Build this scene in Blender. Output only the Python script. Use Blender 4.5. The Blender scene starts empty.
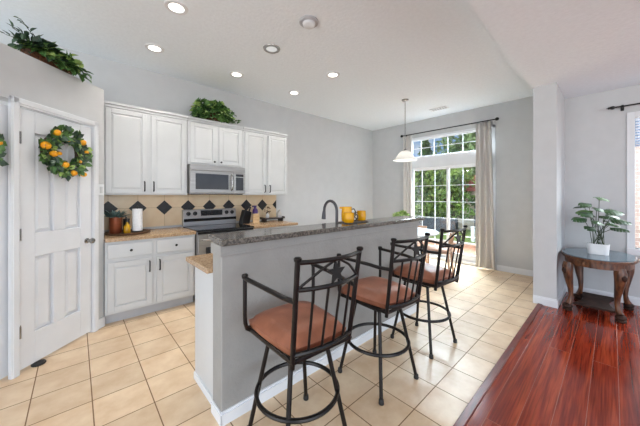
import bpy, bmesh, math, random
from mathutils import Vector, Matrix
random.seed(7)
C = bpy.context.scene.collection
SC = bpy.context.scene
PI = math.pi
R = math.radians

# ------------------------------------------------------------------ camera, sky, sun, exposure
cam = bpy.data.cameras.new('camera'); camo = bpy.data.objects.new('camera', cam); C.objects.link(camo)
camo.location = (0, 0, 1.36); camo.rotation_euler = (R(90), 0, R(-42.4))
cam.sensor_width = 36; cam.lens = 36*267/640; cam.shift_y = -17.5/640; cam.clip_start = .05
SC.camera = camo
SC.view_settings.view_transform = 'Standard'; SC.view_settings.look = 'None'
SC.view_settings.gamma = 1; SC.view_settings.use_curve_mapping = False
SC.view_settings.exposure = 0.11

world = bpy.data.worlds.new('sky'); SC.world = world; world.use_nodes = True
wn = world.node_tree.nodes; wl = world.node_tree.links; wn.clear()
wo = wn.new('ShaderNodeOutputWorld'); wb = wn.new('ShaderNodeBackground'); wb.inputs[1].default_value = 1.0
tc = wn.new('ShaderNodeTexCoord'); sx = wn.new('ShaderNodeSeparateXYZ'); rp = wn.new('ShaderNodeValToRGB')
mr = wn.new('ShaderNodeMapRange'); mr.inputs[1].default_value = -1; mr.inputs[2].default_value = 1
wl.new(tc.outputs['Generated'], sx.inputs[0]); wl.new(sx.outputs[2], mr.inputs[0]); wl.new(mr.outputs[0], rp.inputs[0])
els = rp.color_ramp.elements
els[0].position = .40; els[0].color = (.52, .50, .47, 1)
els[1].position = .505; els[1].color = (.80, .83, .88, 1)
e = els.new(.56); e.color = (.34, .54, .88, 1)
e = els.new(1.0); e.color = (.62, .70, .84, 1)
nz = wn.new('ShaderNodeTexNoise'); nz.inputs['Scale'].default_value = 5; nz.inputs['Detail'].default_value = 6
cr = wn.new('ShaderNodeValToRGB'); cr.color_ramp.elements[0].position = .52; cr.color_ramp.elements[1].position = .64
mx = wn.new('ShaderNodeMixRGB'); mx.inputs[2].default_value = (.88, .90, .94, 1)
wl.new(tc.outputs['Generated'], nz.inputs['Vector']); wl.new(nz.outputs[0], cr.inputs[0]); wl.new(cr.outputs[0], mx.inputs[0])
wl.new(rp.outputs[0], mx.inputs[1]); wl.new(mx.outputs[0], wb.inputs[0])
dp = wn.new('ShaderNodeVectorMath'); dp.operation = 'DOT_PRODUCT'; dp.inputs[1].default_value = (-.62, -.78, 0)   # sky boosted behind the house as added fill for the rooms
hm = wn.new('ShaderNodeMapRange'); hm.inputs[1].default_value = -.45; hm.inputs[2].default_value = .45; hm.inputs[3].default_value = 1.0; hm.inputs[4].default_value = 2.5
ms = wn.new('ShaderNodeMath'); ms.operation = 'MULTIPLY'; ms.inputs[1].default_value = 0.74
wl.new(tc.outputs['Generated'], dp.inputs[0]); wl.new(dp.outputs['Value'], hm.inputs[0]); wl.new(hm.outputs[0], ms.inputs[0]); wl.new(ms.outputs[0], wb.inputs[1]); wl.new(wb.outputs[0], wo.inputs[0])

sl = bpy.data.lights.new('sun', 'SUN'); sl.energy = 4.3; sl.angle = R(1); sl.color = (1, .95, .86)
so = bpy.data.objects.new('sun', sl); C.objects.link(so)
so.rotation_euler = Vector((.30, -.52, -.80)).to_track_quat('-Z', 'Y').to_euler()

def fill_light(name, loc, target, sx_, sy_, power, col, spread=180):      # added soft area lamp out of view, lifts the interior brightness
    l = bpy.data.lights.new(name, 'AREA'); l.shape = 'RECTANGLE'; l.size = sx_; l.size_y = sy_; l.energy = power; l.color = col; l.spread = R(spread)
    o = bpy.data.objects.new(name, l); C.objects.link(o); o.location = loc
    o.rotation_euler = (Vector(target)-Vector(loc)).to_track_quat('-Z', 'Y').to_euler(); return o
LP_ = dict(living=140, entry=92, patio=1030, side=340)
fill_light('fill_living', (-.5, -4.8, 1.5), (2.2, 2.0, 2.4), 4.5, 2.4, LP_['living'], (.91, .98, 1))  # added fill lamp behind the camera, no window stands there
fill_light('fill_entry', (-3.4, 1.0, 1.4), (3.0, 2.2, 2.2), 3.0, 2.4, LP_['entry'], (.90, .97, 1))  # added fill lamp on the left, aimed slightly upward
fill_light('fill_patio', (7.6, 2.4, 4.3), (4.0, 2.4, .6), 4.0, 2.0, LP_['patio'], (.78, .90, 1), 95)  # added lamp above the view, strengthens sky light through the patio door
fill_light('fill_side', (7.2, -2.2, 2.6), (3.0, -.2, .4), 2.5, 2.0, LP_['side'], (.93, .98, 1))  # added lamp outside the living room window, puts glare on the planks
CAN_POWER = 4.6

# ------------------------------------------------------------------ materials
def lin(c):
    return tuple(((v/255)/12.92 if v/255 <= .04045 else ((v/255+.055)/1.055)**2.4) for v in c) + (1,)
def base_mat(name, rough=.5, metal=0.0, spec=.5):
    m = bpy.data.materials.new(name); m.use_nodes = True
    b = m.node_tree.nodes['Principled BSDF']
    b.inputs['Roughness'].default_value = rough; b.inputs['Metallic'].default_value = metal
    b.inputs['Specular IOR Level'].default_value = spec
    return m, m.node_tree.nodes, m.node_tree.links, b
def mat(name, c1, c2=None, rough=.5, metal=0.0, scale=20, bump=0.0, bscale=None, spec=.5, stretch=None, detail=3, lo=.35, hi=.65):
    m, n, l, b = base_mat(name, rough, metal, spec)
    if c2 is None: c2 = tuple(max(0, v-5) for v in c1)
    t = n.new('ShaderNodeTexCoord'); mp = n.new('ShaderNodeMapping')
    l.new(t.outputs['Object'], mp.inputs['Vector'])
    if stretch: mp.inputs['Scale'].default_value = stretch
    z = n.new('ShaderNodeTexNoise'); z.inputs['Scale'].default_value = scale; z.inputs['Detail'].default_value = detail
    l.new(mp.outputs[0], z.inputs['Vector'])
    r = n.new('ShaderNodeValToRGB'); r.color_ramp.elements[0].position = lo; r.color_ramp.elements[1].position = hi
    r.color_ramp.elements[0].color = lin(c1); r.color_ramp.elements[1].color = lin(c2)
    l.new(z.outputs[0], r.inputs[0]); l.new(r.outputs[0], b.inputs['Base Color'])
    if bump:
        z2 = n.new('ShaderNodeTexNoise'); z2.inputs['Scale'].default_value = bscale or scale; z2.inputs['Detail'].default_value = 4
        l.new(t.outputs['Object'], z2.inputs['Vector'])
        bp = n.new('ShaderNodeBump'); bp.inputs['Strength'].default_value = bump; bp.inputs['Distance'].default_value = .01
        l.new(z2.outputs[0], bp.inputs['Height']); l.new(bp.outputs[0], b.inputs['Normal'])
    return m
def emit(name, c, s):
    m = bpy.data.materials.new(name); m.use_nodes = True
    n = m.node_tree.nodes; n.clear()
    o = n.new('ShaderNodeOutputMaterial'); e = n.new('ShaderNodeEmission')
    e.inputs[0].default_value = lin(c); e.inputs[1].default_value = s
    m.node_tree.links.new(e.outputs[0], o.inputs[0]); return m
def glass(name, tint=(1, 1, 1), refl=.08):
    m = bpy.data.materials.new(name); m.use_nodes = True
    n = m.node_tree.nodes; l = m.node_tree.links; n.clear()
    o = n.new('ShaderNodeOutputMaterial'); t = n.new('ShaderNodeBsdfTransparent'); g = n.new('ShaderNodeBsdfGlossy')
    t.inputs[0].default_value = (*tint, 1); g.inputs['Roughness'].default_value = .02
    f = n.new('ShaderNodeMixShader'); f.inputs[0].default_value = refl
    l.new(t.outputs[0], f.inputs[1]); l.new(g.outputs[0], f.inputs[2]); l.new(f.outputs[0], o.inputs[0]); return m
def tile_mat(name, c1, c2, grout, w, h, off, mort=.008, rough=.22, bump=.25, axes='XY', nscale=3.0):
    m, n, l, b = base_mat(name, rough)
    t = n.new('ShaderNodeTexCoord'); mp = n.new('ShaderNodeMapping')
    src = t.outputs['Object']
    if axes == 'XZ':
        s = n.new('ShaderNodeSeparateXYZ'); c = n.new('ShaderNodeCombineXYZ')
        l.new(src, s.inputs[0]); l.new(s.outputs[0], c.inputs[0]); l.new(s.outputs[2], c.inputs[1]); src = c.outputs[0]
    if axes == 'YZ':
        s = n.new('ShaderNodeSeparateXYZ'); c = n.new('ShaderNodeCombineXYZ')
        l.new(src, s.inputs[0]); l.new(s.outputs[1], c.inputs[0]); l.new(s.outputs[2], c.inputs[1]); src = c.outputs[0]
    mp.inputs['Location'].default_value = (-off[0], -off[1], 0)
    l.new(src, mp.inputs['Vector'])
    br = n.new('ShaderNodeTexBrick'); br.offset = off[2] if len(off) > 2 else 0; br.squash = 1
    br.inputs['Scale'].default_value = 1; br.inputs['Brick Width'].default_value = w; br.inputs['Row Height'].default_value = h
    br.inputs['Mortar Size'].default_value = mort/2; br.inputs['Mortar Smooth'].default_value = .15; br.inputs['Bias'].default_value = 0
    l.new(mp.outputs[0], br.inputs['Vector'])
    z = n.new('ShaderNodeTexNoise'); z.inputs['Scale'].default_value = nscale; z.inputs['Detail'].default_value = 7; z.inputs['Roughness'].default_value = .6
    l.new(t.outputs['Object'], z.inputs['Vector'])
    r = n.new('ShaderNodeValToRGB'); r.color_ramp.elements[0].position = .32; r.color_ramp.elements[1].position = .68
    r.color_ramp.elements[0].color = lin(c1); r.color_ramp.elements[1].color = lin(c2); l.new(z.outputs[0], r.inputs[0])
    br.inputs['Color1'].default_value = (1, 1, 1, 1); br.inputs['Color2'].default_value = (.86, .86, .86, 1)
    br.inputs['Mortar'].default_value = (1, 1, 1, 1)
    mu = n.new('ShaderNodeMixRGB'); mu.blend_type = 'MULTIPLY'; mu.inputs[0].default_value = 1
    l.new(r.outputs[0], mu.inputs[1]); l.new(br.outputs['Color'], mu.inputs[2])
    mg = n.new('ShaderNodeMixRGB'); mg.inputs[2].default_value = lin(grout)
    l.new(br.outputs['Fac'], mg.inputs[0]); l.new(mu.outputs[0], mg.inputs[1]); l.new(mg.outputs[0], b.inputs['Base Color'])
    rr = n.new('ShaderNodeMapRange'); rr.inputs[3].default_value = rough; rr.inputs[4].default_value = .8
    l.new(br.outputs['Fac'], rr.inputs[0]); l.new(rr.outputs[0], b.inputs['Roughness'])
    inv = n.new('ShaderNodeMath'); inv.operation = 'SUBTRACT'; inv.inputs[0].default_value = 1; l.new(br.outputs['Fac'], inv.inputs[1])
    bp = n.new('ShaderNodeBump'); bp.inputs['Strength'].default_value = bump; bp.inputs['Distance'].default_value = .004
    l.new(inv.outputs[0], bp.inputs['Height']); l.new(bp.outputs[0], b.inputs['Normal'])
    return m
def plank_mat(name):
    m, n, l, b = base_mat(name, .14)
    t = n.new('ShaderNodeTexCoord'); mp = n.new('ShaderNodeMapping'); mp.inputs['Location'].default_value = (.35, .03, 0)
    l.new(t.outputs['Object'], mp.inputs['Vector'])
    br = n.new('ShaderNodeTexBrick'); br.offset = .41; br.inputs['Scale'].default_value = 1
    br.inputs['Brick Width'].default_value = 2.2; br.inputs['Row Height'].default_value = .138; br.inputs['Mortar Size'].default_value = .0016
    br.inputs['Mortar Smooth'].default_value = .2; br.inputs['Bias'].default_value = 0
    br.inputs['Color1'].default_value = (0, 0, 0, 1); br.inputs['Color2'].default_value = (1, 1, 1, 1); br.inputs['Mortar'].default_value = (.5, .5, .5, 1)
    l.new(mp.outputs[0], br.inputs['Vector'])
    # grain : noise stretched along X, shifted per plank
    ad = n.new('ShaderNodeVectorMath'); ad.operation = 'ADD'
    sc = n.new('ShaderNodeVectorMath'); sc.operation = 'SCALE'; sc.inputs['Scale'].default_value = 5
    l.new(br.outputs['Color'], sc.inputs[0]); l.new(t.outputs['Object'], ad.inputs[0]); l.new(sc.outputs[0], ad.inputs[1])
    m2 = n.new('ShaderNodeMapping'); m2.inputs['Scale'].default_value = (.55, 13, 1); l.new(ad.outputs[0], m2.inputs['Vector'])
    z = n.new('ShaderNodeTexNoise'); z.inputs['Scale'].default_value = 1.6; z.inputs['Detail'].default_value = 5; z.inputs['Distortion'].default_value = .9
    l.new(m2.outputs[0], z.inputs['Vector'])
    r = n.new('ShaderNodeValToRGB'); q = r.color_ramp.elements
    q[0].position = .30; q[0].color = lin((98, 32, 20)); q[1].position = .72; q[1].color = lin((172, 74, 42))
    e = q.new(.48); e.color = lin((138, 48, 28))
    l.new(z.outputs[0], r.inputs[0])
    m3 = n.new('ShaderNodeMapping'); m3.inputs['Scale'].default_value = (2, 60, 1); l.new(ad.outputs[0], m3.inputs['Vector'])
    z3 = n.new('ShaderNodeTexNoise'); z3.inputs['Scale'].default_value = 2; z3.inputs['Detail'].default_value = 3; l.new(m3.outputs[0], z3.inputs['Vector'])
    r3 = n.new('ShaderNodeValToRGB'); r3.color_ramp.elements[0].position = .35; r3.color_ramp.elements[0].color = (.62, .6, .6, 1); r3.color_ramp.elements[1].position = .6
    l.new(z3.outputs[0], r3.inputs[0])
    mu = n.new('ShaderNodeMixRGB'); mu.blend_type = 'MULTIPLY'; mu.inputs[0].default_value = 1
    l.new(r.outputs[0], mu.inputs[1]); l.new(r3.outputs[0], mu.inputs[2])
    mg = n.new('ShaderNodeMixRGB'); mg.inputs[2].default_value = lin((160, 96, 76)); l.new(br.outputs['Fac'], mg.inputs[0]); l.new(mu.outputs[0], mg.inputs[1])
    l.new(mg.outputs[0], b.inputs['Base Color'])
    inv = n.new('ShaderNodeMath'); inv.operation = 'SUBTRACT'; inv.inputs[0].default_value = 1; l.new(br.outputs['Fac'], inv.inputs[1])
    bp = n.new('ShaderNodeBump'); bp.inputs['Strength'].default_value = .3; bp.inputs['Distance'].default_value = .002
    l.new(inv.outputs[0], bp.inputs['Height']); l.new(bp.outputs[0], b.inputs['Normal'])
    return m

M = {}
M['wall'] = mat('wall_paint', (198, 199, 200), (195, 196, 197), .75, scale=8, bump=.04, bscale=90)
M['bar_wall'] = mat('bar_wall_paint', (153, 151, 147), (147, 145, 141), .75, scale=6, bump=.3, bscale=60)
M['ceiling'] = mat('ceiling_texture', (237, 244, 250), (233, 240, 246), .85, scale=30, bump=.3, bscale=35)
M['white'] = mat('white_cabinet_paint', (201, 203, 204), (197, 199, 200), .38, scale=4)
M['trim'] = mat('white_trim_paint', (226, 228, 231), (221, 223, 226), .4, scale=4)
M['toe'] = mat('toe_kick_grey', (184, 185, 188), (176, 177, 181), .6, scale=5)
M['tile'] = tile_mat('floor_tile', (210, 178, 142), (232, 208, 176), (122, 92, 64), .302, .2945, (.079, 1.145), mort=.007, rough=.36, nscale=5)
M['wood'] = plank_mat('mahogany_planks')
M['strip'] = mat('dark_red_wood', (112, 40, 28), (84, 26, 18), .34, scale=6, stretch=(1, 8, 8))
M['splash'] = tile_mat('splash_tile', (226, 198, 160), (236, 212, 178), (176, 146, 110), .3053, .3053, (.288, 1.195), mort=.004, rough=.3, axes='XZ', nscale=6)
M['diamond'] = mat('dark_slate', (18, 16, 18), (30, 28, 33), .45, scale=14)
M['counter'] = mat('beige_granite', (190, 162, 128), (146, 116, 86), .22, scale=70, detail=5)
M['granite'] = mat('grey_granite', (114, 107, 98), (66, 62, 57), .12, scale=85, detail=6, lo=.4, hi=.6)
M['steel'] = mat('stainless_steel', (176, 174, 171), (156, 154, 151), .32, .85, scale=3, stretch=(1, 30, 30))
M['black'] = mat('black_glass', (14, 14, 16), (20, 20, 22), .08, scale=5)
M['oven_glass'] = mat('dark_oven_glass', (40, 41, 44), (48, 49, 52), .12, scale=5)
M['blackmetal'] = mat('black_metal', (14, 13, 14), (20, 19, 19), .4, .1, scale=30)
M['iron'] = mat('stool_iron', (24, 21, 20), (36, 31, 28), .34, .5, scale=25)
M['leather'] = mat('brown_leather', (158, 98, 72), (132, 80, 57), .4, scale=9, bump=.08, bscale=120)
M['chrome'] = mat('brushed_nickel', (170, 168, 165), (150, 148, 146), .22, 1, scale=10)
M['leaf'] = mat('leaf_green', (52, 88, 42), (100, 138, 72), .5, scale=14)
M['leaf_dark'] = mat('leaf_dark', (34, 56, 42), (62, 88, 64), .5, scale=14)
M['leaf_light'] = mat('leaf_light', (134, 168, 84), (176, 198, 118), .5, scale=14)
M['tree_leaf'] = mat('tree_leaf', (50, 82, 28), (134, 160, 70), .6, scale=2.2)
M['tree_leaf2'] = mat('tree_leaf_pale', (80, 112, 58), (150, 174, 112), .6, scale=2.2)
M['conifer'] = mat('conifer_leaf', (40, 70, 32), (96, 124, 58), .6, scale=2.2)
M['bark'] = mat('bark', (82, 64, 48), (52, 40, 30), .8, scale=20, stretch=(6, 6, 1))
M['orange'] = mat('orange_peel', (246, 178, 30), (236, 152, 16), .42, scale=20, bump=.1, bscale=120)
M['basket'] = mat('wicker', (112, 72, 44), (66, 40, 24), .7, scale=50, bump=.5)
M['copper'] = mat('copper_pot', (150, 78, 44), (112, 54, 30), .4, .3, scale=10)
M['traywood'] = mat('tray_wood', (116, 84, 60), (80, 56, 40), .5, scale=12, stretch=(1, 8, 8))
M['darktray'] = mat('dark_tray', (48, 42, 40), (62, 54, 50), .45, scale=12)
M['paper'] = mat('paper_white', (238, 238, 238), (230, 230, 230), .9, scale=40, bump=.1)
M['oil'] = mat('yellow_oil', (196, 150, 24), (170, 122, 14), .1, scale=6)
M['purple'] = mat('purple_plastic', (74, 44, 110), (54, 32, 84), .35, scale=8)
M['board'] = mat('pale_wood', (214, 184, 142), (196, 164, 120), .5, scale=8, stretch=(1, 1, 8))
M['mug'] = mat('mustard_glaze', (228, 168, 18), (208, 144, 10), .2, scale=8)
M['mughandle'] = mat('dark_glaze', (44, 44, 30), (60, 56, 34), .3, scale=8)
M['graymetal'] = mat('faucet_grey', (70, 70, 74), (84, 84, 88), .35, .6, scale=8)
def translucent(name, c, f):
    m = mat(name, c, None, .4, scale=5); n = m.node_tree.nodes; l = m.node_tree.links
    b = n['Principled BSDF']; o = [x for x in n if x.type == 'OUTPUT_MATERIAL'][0]
    t = n.new('ShaderNodeBsdfTranslucent'); t.inputs[0].default_value = lin(c); x = n.new('ShaderNodeMixShader'); x.inputs[0].default_value = f
    l.new(b.outputs[0], x.inputs[1]); l.new(t.outputs[0], x.inputs[2]); l.new(x.outputs[0], o.inputs[0]); return m
M['shade'] = translucent('frosted_glass_shade', (246, 245, 242), .45)
M['curtain'] = mat('curtain_linen', (214, 211, 206), (204, 200, 195), .85, scale=40, stretch=(8, 8, 1))
M['glass'] = glass('window_glass', (.96, .98, .98), .05)
M['tableglass'] = mat('table_glass', (84, 104, 116), (74, 94, 106), .06, scale=3)
M['walnut'] = mat('carved_walnut', (112, 68, 40), (58, 32, 20), .36, scale=10, stretch=(4, 4, 1), bump=.2, bscale=30)
M['walnut_dark'] = mat('dark_walnut', (62, 38, 27), (38, 22, 16), .62, spec=.25, scale=10, bump=.2, bscale=30)
M['ceramic'] = mat('white_ceramic', (232, 232, 232), (224, 224, 226), .35, scale=10)
M['soil'] = mat('soil', (52, 40, 30), (34, 26, 20), .9, scale=60, bump=.5)
M['monstera'] = mat('plant_leaf', (36, 66, 38), (62, 98, 54), .42, scale=10)
M['stem'] = mat('stem_green', (56, 70, 38), (44, 56, 30), .6, scale=10)
M['lightwood'] = mat('light_wood', (196, 160, 134), (176, 140, 114), .45, scale=8, stretch=(1, 1, 8))
M['tabletop'] = mat('white_tabletop', (228, 230, 232), (220, 222, 226), .2, scale=4)
M['cushion'] = mat('peach_cushion', (214, 180, 160), (200, 164, 144), .8, scale=20)
M['deck'] = tile_mat('patio_pavers', (160, 112, 88), (178, 134, 108), (130, 96, 76), .4, .2, (0, 0, .5), mort=.01, rough=.7)
M['lawn'] = mat('lawn', (84, 108, 48), (110, 132, 66), .9, scale=14, bump=.6, bscale=60)
M['kerb'] = mat('concrete', (204, 200, 194), (188, 184, 178), .8, scale=8)
M['fence'] = mat('fence_blue_grey', (76, 82, 92), (58, 64, 74), .7, scale=4, stretch=(1, 1, 6))
M['brick'] = tile_mat('brick', (150, 128, 118), (176, 154, 144), (186, 180, 174), .22, .075, (0, 0, .5), mort=.012, rough=.8, axes='YZ')
M['roof'] = mat('red_roof', (150, 80, 64), (124, 62, 50), .8, scale=16)
M['stucco'] = mat('stucco', (206, 190, 172), (194, 178, 160), .85, scale=16, bump=.2)
M['led'] = emit('led_disc', (255, 248, 236), 5)
M['led_dim'] = emit('led_disc_dim', (230, 228, 224), .8)
M['slat'] = mat('blind_slat', (226, 230, 238), (218, 222, 230), .5, scale=5)
M['rubber'] = mat('rubber', (30, 28, 28), (22, 20, 20), .6, scale=20)
M['teal'] = mat('teal_ceramic', (96, 120, 116), (80, 104, 100), .4, scale=10)
M['display'] = mat('range_display', (26, 27, 30), (34, 35, 38), .2, scale=30)

# ------------------------------------------------------------------ mesh builders
class MB:
    def __init__(s): s.v = []; s.f = []; s.mi = []; s.cur = 0
    def add(s, vs, fs):
        o = len(s.v); s.v += [tuple(v) for v in vs]; s.f += [tuple(i+o for i in f) for f in fs]; s.mi += [s.cur]*len(fs); return s
    def box(s, x0, x1, y0, y1, z0, z1, mtx=None):
        vs = [Vector((x, y, z)) for z in (z0, z1) for y in (y0, y1) for x in (x0, x1)]
        if mtx: vs = [mtx @ v for v in vs]
        return s.add(vs, [(0, 2, 3, 1), (4, 5, 7, 6), (0, 1, 5, 4), (2, 6, 7, 3), (0, 4, 6, 2), (1, 3, 7, 5)])
    def prism(s, pts, z0, z1, mtx=None):
        n = len(pts); vs = [Vector((p[0], p[1], z)) for z in (z0, z1) for p in pts]
        if mtx: vs = [mtx @ v for v in vs]
        return s.add(vs, [tuple(reversed(range(n))), tuple(range(n, 2*n))] + [(i, (i+1) % n, (i+1) % n+n, i+n) for i in range(n)])
    def lathe(s, prof, seg=24, mtx=None, cap=True):
        vs = []; n = len(prof)
        for r, z in prof:
            for k in range(seg):
                a = 2*PI*k/seg; vs.append(Vector((r*math.cos(a), r*math.sin(a), z)))
        if mtx: vs = [mtx @ v for v in vs]
        fs = []
        for i in range(n-1):
            for k in range(seg):
                k2 = (k+1) % seg; fs.append((i*seg+k, i*seg+k2, (i+1)*seg+k2, (i+1)*seg+k))
        if cap:
            fs.append(tuple(reversed(range(seg)))); fs.append(tuple(range((n-1)*seg, n*seg)))
        return s.add(vs, fs)
    def tube(s, pts, r, seg=10, closed=False, flat=None):
        pts = [Vector(p) for p in pts]; n = len(pts)
        rs = r if isinstance(r, (list, tuple)) else [r]*n
        rings = []; prev = None
        for i in range(n):
            if closed: t = pts[(i+1) % n]-pts[i-1]
            elif i == 0: t = pts[1]-pts[0]
            elif i == n-1: t = pts[-1]-pts[-2]
            else: t = (pts[i+1]-pts[i]).normalized()+(pts[i]-pts[i-1]).normalized()
            t.normalize()
            if prev is None:
                u = Vector((0, 0, 1)) if abs(t.z) < .9 else Vector((1, 0, 0))
            else: u = prev
            u = (u-t*u.dot(t)); u.normalize(); prev = u
            w = t.cross(u); fl = flat if flat else 1
            rings.append([pts[i]+(u*math.cos(2*PI*k/seg)*fl+w*math.sin(2*PI*k/seg))*rs[i] for k in range(seg)])
        vs = [v for rg in rings for v in rg]; fs = []
        m = n if closed else n-1
        for i in range(m):
            j = (i+1) % n
            for k in range(seg):
                k2 = (k+1) % seg; fs.append((i*seg+k, i*seg+k2, j*seg+k2, j*seg+k))
        if not closed: fs += [tuple(reversed(range(seg))), tuple(range((n-1)*seg, n*seg))]
        return s.add(vs, fs)
    def ball(s, c, r, seg=12, ring=8, sc=(1, 1, 1)):
        c = Vector(c); vs = [c+Vector((0, 0, -r*sc[2]))]
        for i in range(1, ring):
            a = -PI/2+PI*i/ring
            for k in range(seg):
                b = 2*PI*k/seg; vs.append(c+Vector((r*math.cos(a)*math.cos(b)*sc[0], r*math.cos(a)*math.sin(b)*sc[1], r*math.sin(a)*sc[2])))
        vs.append(c+Vector((0, 0, r*sc[2]))); fs = []
        for k in range(seg): fs.append((0, 1+(k+1) % seg, 1+k))
        for i in range(ring-2):
            for k in range(seg):
                k2 = (k+1) % seg; a = 1+i*seg; fs.append((a+k, a+k2, a+seg+k2, a+seg+k))
        a = 1+(ring-2)*seg
        for k in range(seg): fs.append((a+k, a+(k+1) % seg, len(vs)-1))
        return s.add(vs, fs)
    def leaf(s, p, d, up, L, W, bend=.25, fold=.18):
        p = Vector(p); d = Vector(d).normalized(); up = Vector(up); up = up-d*up.dot(d)
        if up.length < 1e-3: up = d.orthogonal()
        up.normalize(); w = d.cross(up)
        vs = [p]
        for t, k in ((.3, .42), (.62, .46)):
            c = p+d*L*t-up*L*bend*t*t
            vs += [c+w*W*k+up*W*fold, c, c-w*W*k+up*W*fold]
        vs.append(p+d*L-up*L*bend)
        return s.add(vs, [(0, 2, 1), (0, 3, 2), (1, 2, 5, 4), (2, 3, 6, 5), (4, 5, 7), (5, 6, 7)])
def obj(name, mb, m, parent=None, smooth=False, bevel=0, sub=0, loc=None):
    me = bpy.data.meshes.new(name); me.from_pydata(mb.v, [], mb.f)
    ms = m if isinstance(m, (list, tuple)) else [m]
    for k in ms: me.materials.append(M[k] if isinstance(k, str) else k)
    if len(ms) > 1: me.polygons.foreach_set('material_index', mb.mi)
    me.update()
    o = bpy.data.objects.new(name, me); C.objects.link(o)
    if parent: o.parent = parent
    if loc: o.location = loc
    if bevel:
        b = o.modifiers.new('bevel', 'BEVEL'); b.width = bevel; b.segments = 2; b.limit_method = 'ANGLE'; b.angle_limit = R(40)
    if sub:
        b = o.modifiers.new('sub', 'SUBSURF'); b.levels = sub; b.render_levels = sub
    if smooth:
        for p in me.polygons: p.use_smooth = True
        if not sub:
            bm = bmesh.new(); bm.from_mesh(me)
            for ed in bm.edges:
                if len(ed.link_faces) == 2 and ed.calc_face_angle(0) > R(42): ed.smooth = False
            bm.to_mesh(me); bm.free()
    return o
def tag(o, label, cat, group=None, kind=None):
    o['label'] = label; o['category'] = cat
    if group: o['group'] = group
    if kind: o['kind'] = kind
    return o
def thing(name, label, cat, loc=(0, 0, 0), rz=0, group=None):
    o = bpy.data.objects.new(name, None); C.objects.link(o); o.empty_display_size = .1
    o.location = loc; o.rotation_euler = (0, 0, rz)
    return tag(o, label, cat, group)
def struct(name, mb, m, label=None, loc=None, rz=0, cat=None, bevel=0, smooth=False):
    o = obj(name, mb, m, None, bevel=bevel, smooth=smooth)
    if loc: o.location = loc
    o.rotation_euler = (0, 0, rz); o['kind'] = 'structure'
    if label: o['label'] = label; o['category'] = cat or name.split('_')[0]
    return o
def dup(root, loc, rz, label, group=None):
    r = root.copy(); C.objects.link(r); r.location = loc; r.rotation_euler = (0, 0, rz); r['label'] = label
    if group: r['group'] = group
    for ch in list(root.children):
        c = ch.copy(); C.objects.link(c); c.parent = r
        for g in ch.children:
            d = g.copy(); C.objects.link(d); d.parent = c
    return r
def rx90(x=0, y=0, z=0): return Matrix.Translation((x, y, z)) @ Matrix.Rotation(PI/2, 4, 'X')   # lathe axis -> -y

# ------------------------------------------------------------------ key dimensions (metres)
YW = 4.18      # kitchen wall
XW = 5.66      # patio wall
XL = 5.13      # living room wall
ZK, ZL = 3.03, 2.73
YE = .69       # ceiling step

# ------------------------------------------------------------------ structure
struct('floor', MB().box(-3, XW+.1, .6, YW+.1, -.1, 0), 'tile', 'beige square ceramic tile floor of the kitchen', cat='floor')
struct('floor_wood', MB().box(-3, XL+.1, -5, .6, -.1, 0), 'wood', 'glossy reddish mahogany plank floor', cat='floor')
struct('trim_1', MB().box(-3, 4.29, .585, .632, 0, .010), 'strip', 'dark red wood strip where tile meets planks', cat='threshold', bevel=.004)
struct('ceiling', MB().box(-3, XW+.12, YE, YW+.1, ZK, ZK+.12), 'ceiling', 'high textured white ceiling over the kitchen', cat='ceiling')
struct('ceiling_living', MB().box(-3, XL+.65, -5, YE, ZL, ZK+.12), 'ceiling', 'lower textured white ceiling over the living side', cat='ceiling')
struct('wall_back', MB().box(-3, XW+.12, YW, YW+.12, 0, ZK), 'wall', 'pale grey wall behind the kitchen cabinets', cat='wall')
# patio wall with opening
DY0, DY1 = 1.44, 3.18
w = MB(); w.box(XW, XW+.12, .68, DY0, 0, ZK); w.box(XW, XW+.12, DY1, YW, 0, ZK); w.box(XW, XW+.12, DY0, DY1, 2.66, ZK)
struct('wall_patio', w, 'wall', 'pale grey wall around the patio door', cat='wall')
# stub wall / column between nook and living room
struct('wall_column', MB().box(4.29, XW+.12, .455, .68, 0, ZL).box(4.29, XW+.12, .6, .69, ZL, ZK), 'wall', 'pale grey wall end standing between tile and wood floor', cat='wall')
w = MB(); w.box(XL, XL+.12, -.19, .455, 0, ZL); w.box(XL, XL+.12, -1.45, -.19, 0, .7); w.box(XL, XL+.12, -1.45, -.19, 2.34, ZL); w.box(XL, XL+.12, -3, -1.45, 0, ZL)
struct('wall_living', w, 'wall', 'pale grey wall behind the oval side table', cat='wall')
def baseb(nm, x0, y0, x1, y1, nx, ny, h=.10, label='white baseboard', t=.014):
    # along segment, protruding towards n
    a = Vector((x0, y0, 0)); b = Vector((x1, y1, 0)); n = Vector((nx, ny, 0)).normalized()
    m = MB()
    for z0, z1, tt in ((0, h*.82, t), (h*.82, h, t*.55)):
        q = [a, b, b+n*tt, a+n*tt]
        m.prism([(p.x, p.y) for p in q], z0, z1)
    o = struct(nm, m, 'trim', label, cat='baseboard'); return o
baseb('baseboard_patio', XW, .68, XW, DY0-.02, -1, 0, label='white baseboard right of the patio door')
baseb('baseboard_back', 2.74, YW, XW, YW, 0, -1, label='white baseboard along the back kitchen wall')
baseb('baseboard_column', 4.29, .455, 4.29, .68, -1, 0, label='white baseboard on the end of the wall column')
baseb('baseboard_column_side', 4.276, .455, XL, .455, 0, -1, label='white baseboard on the shaded side of the wall column')
baseb('baseboard_living', XL, -3, XL, .441, -1, 0, label='white baseboard behind the oval side table')

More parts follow.
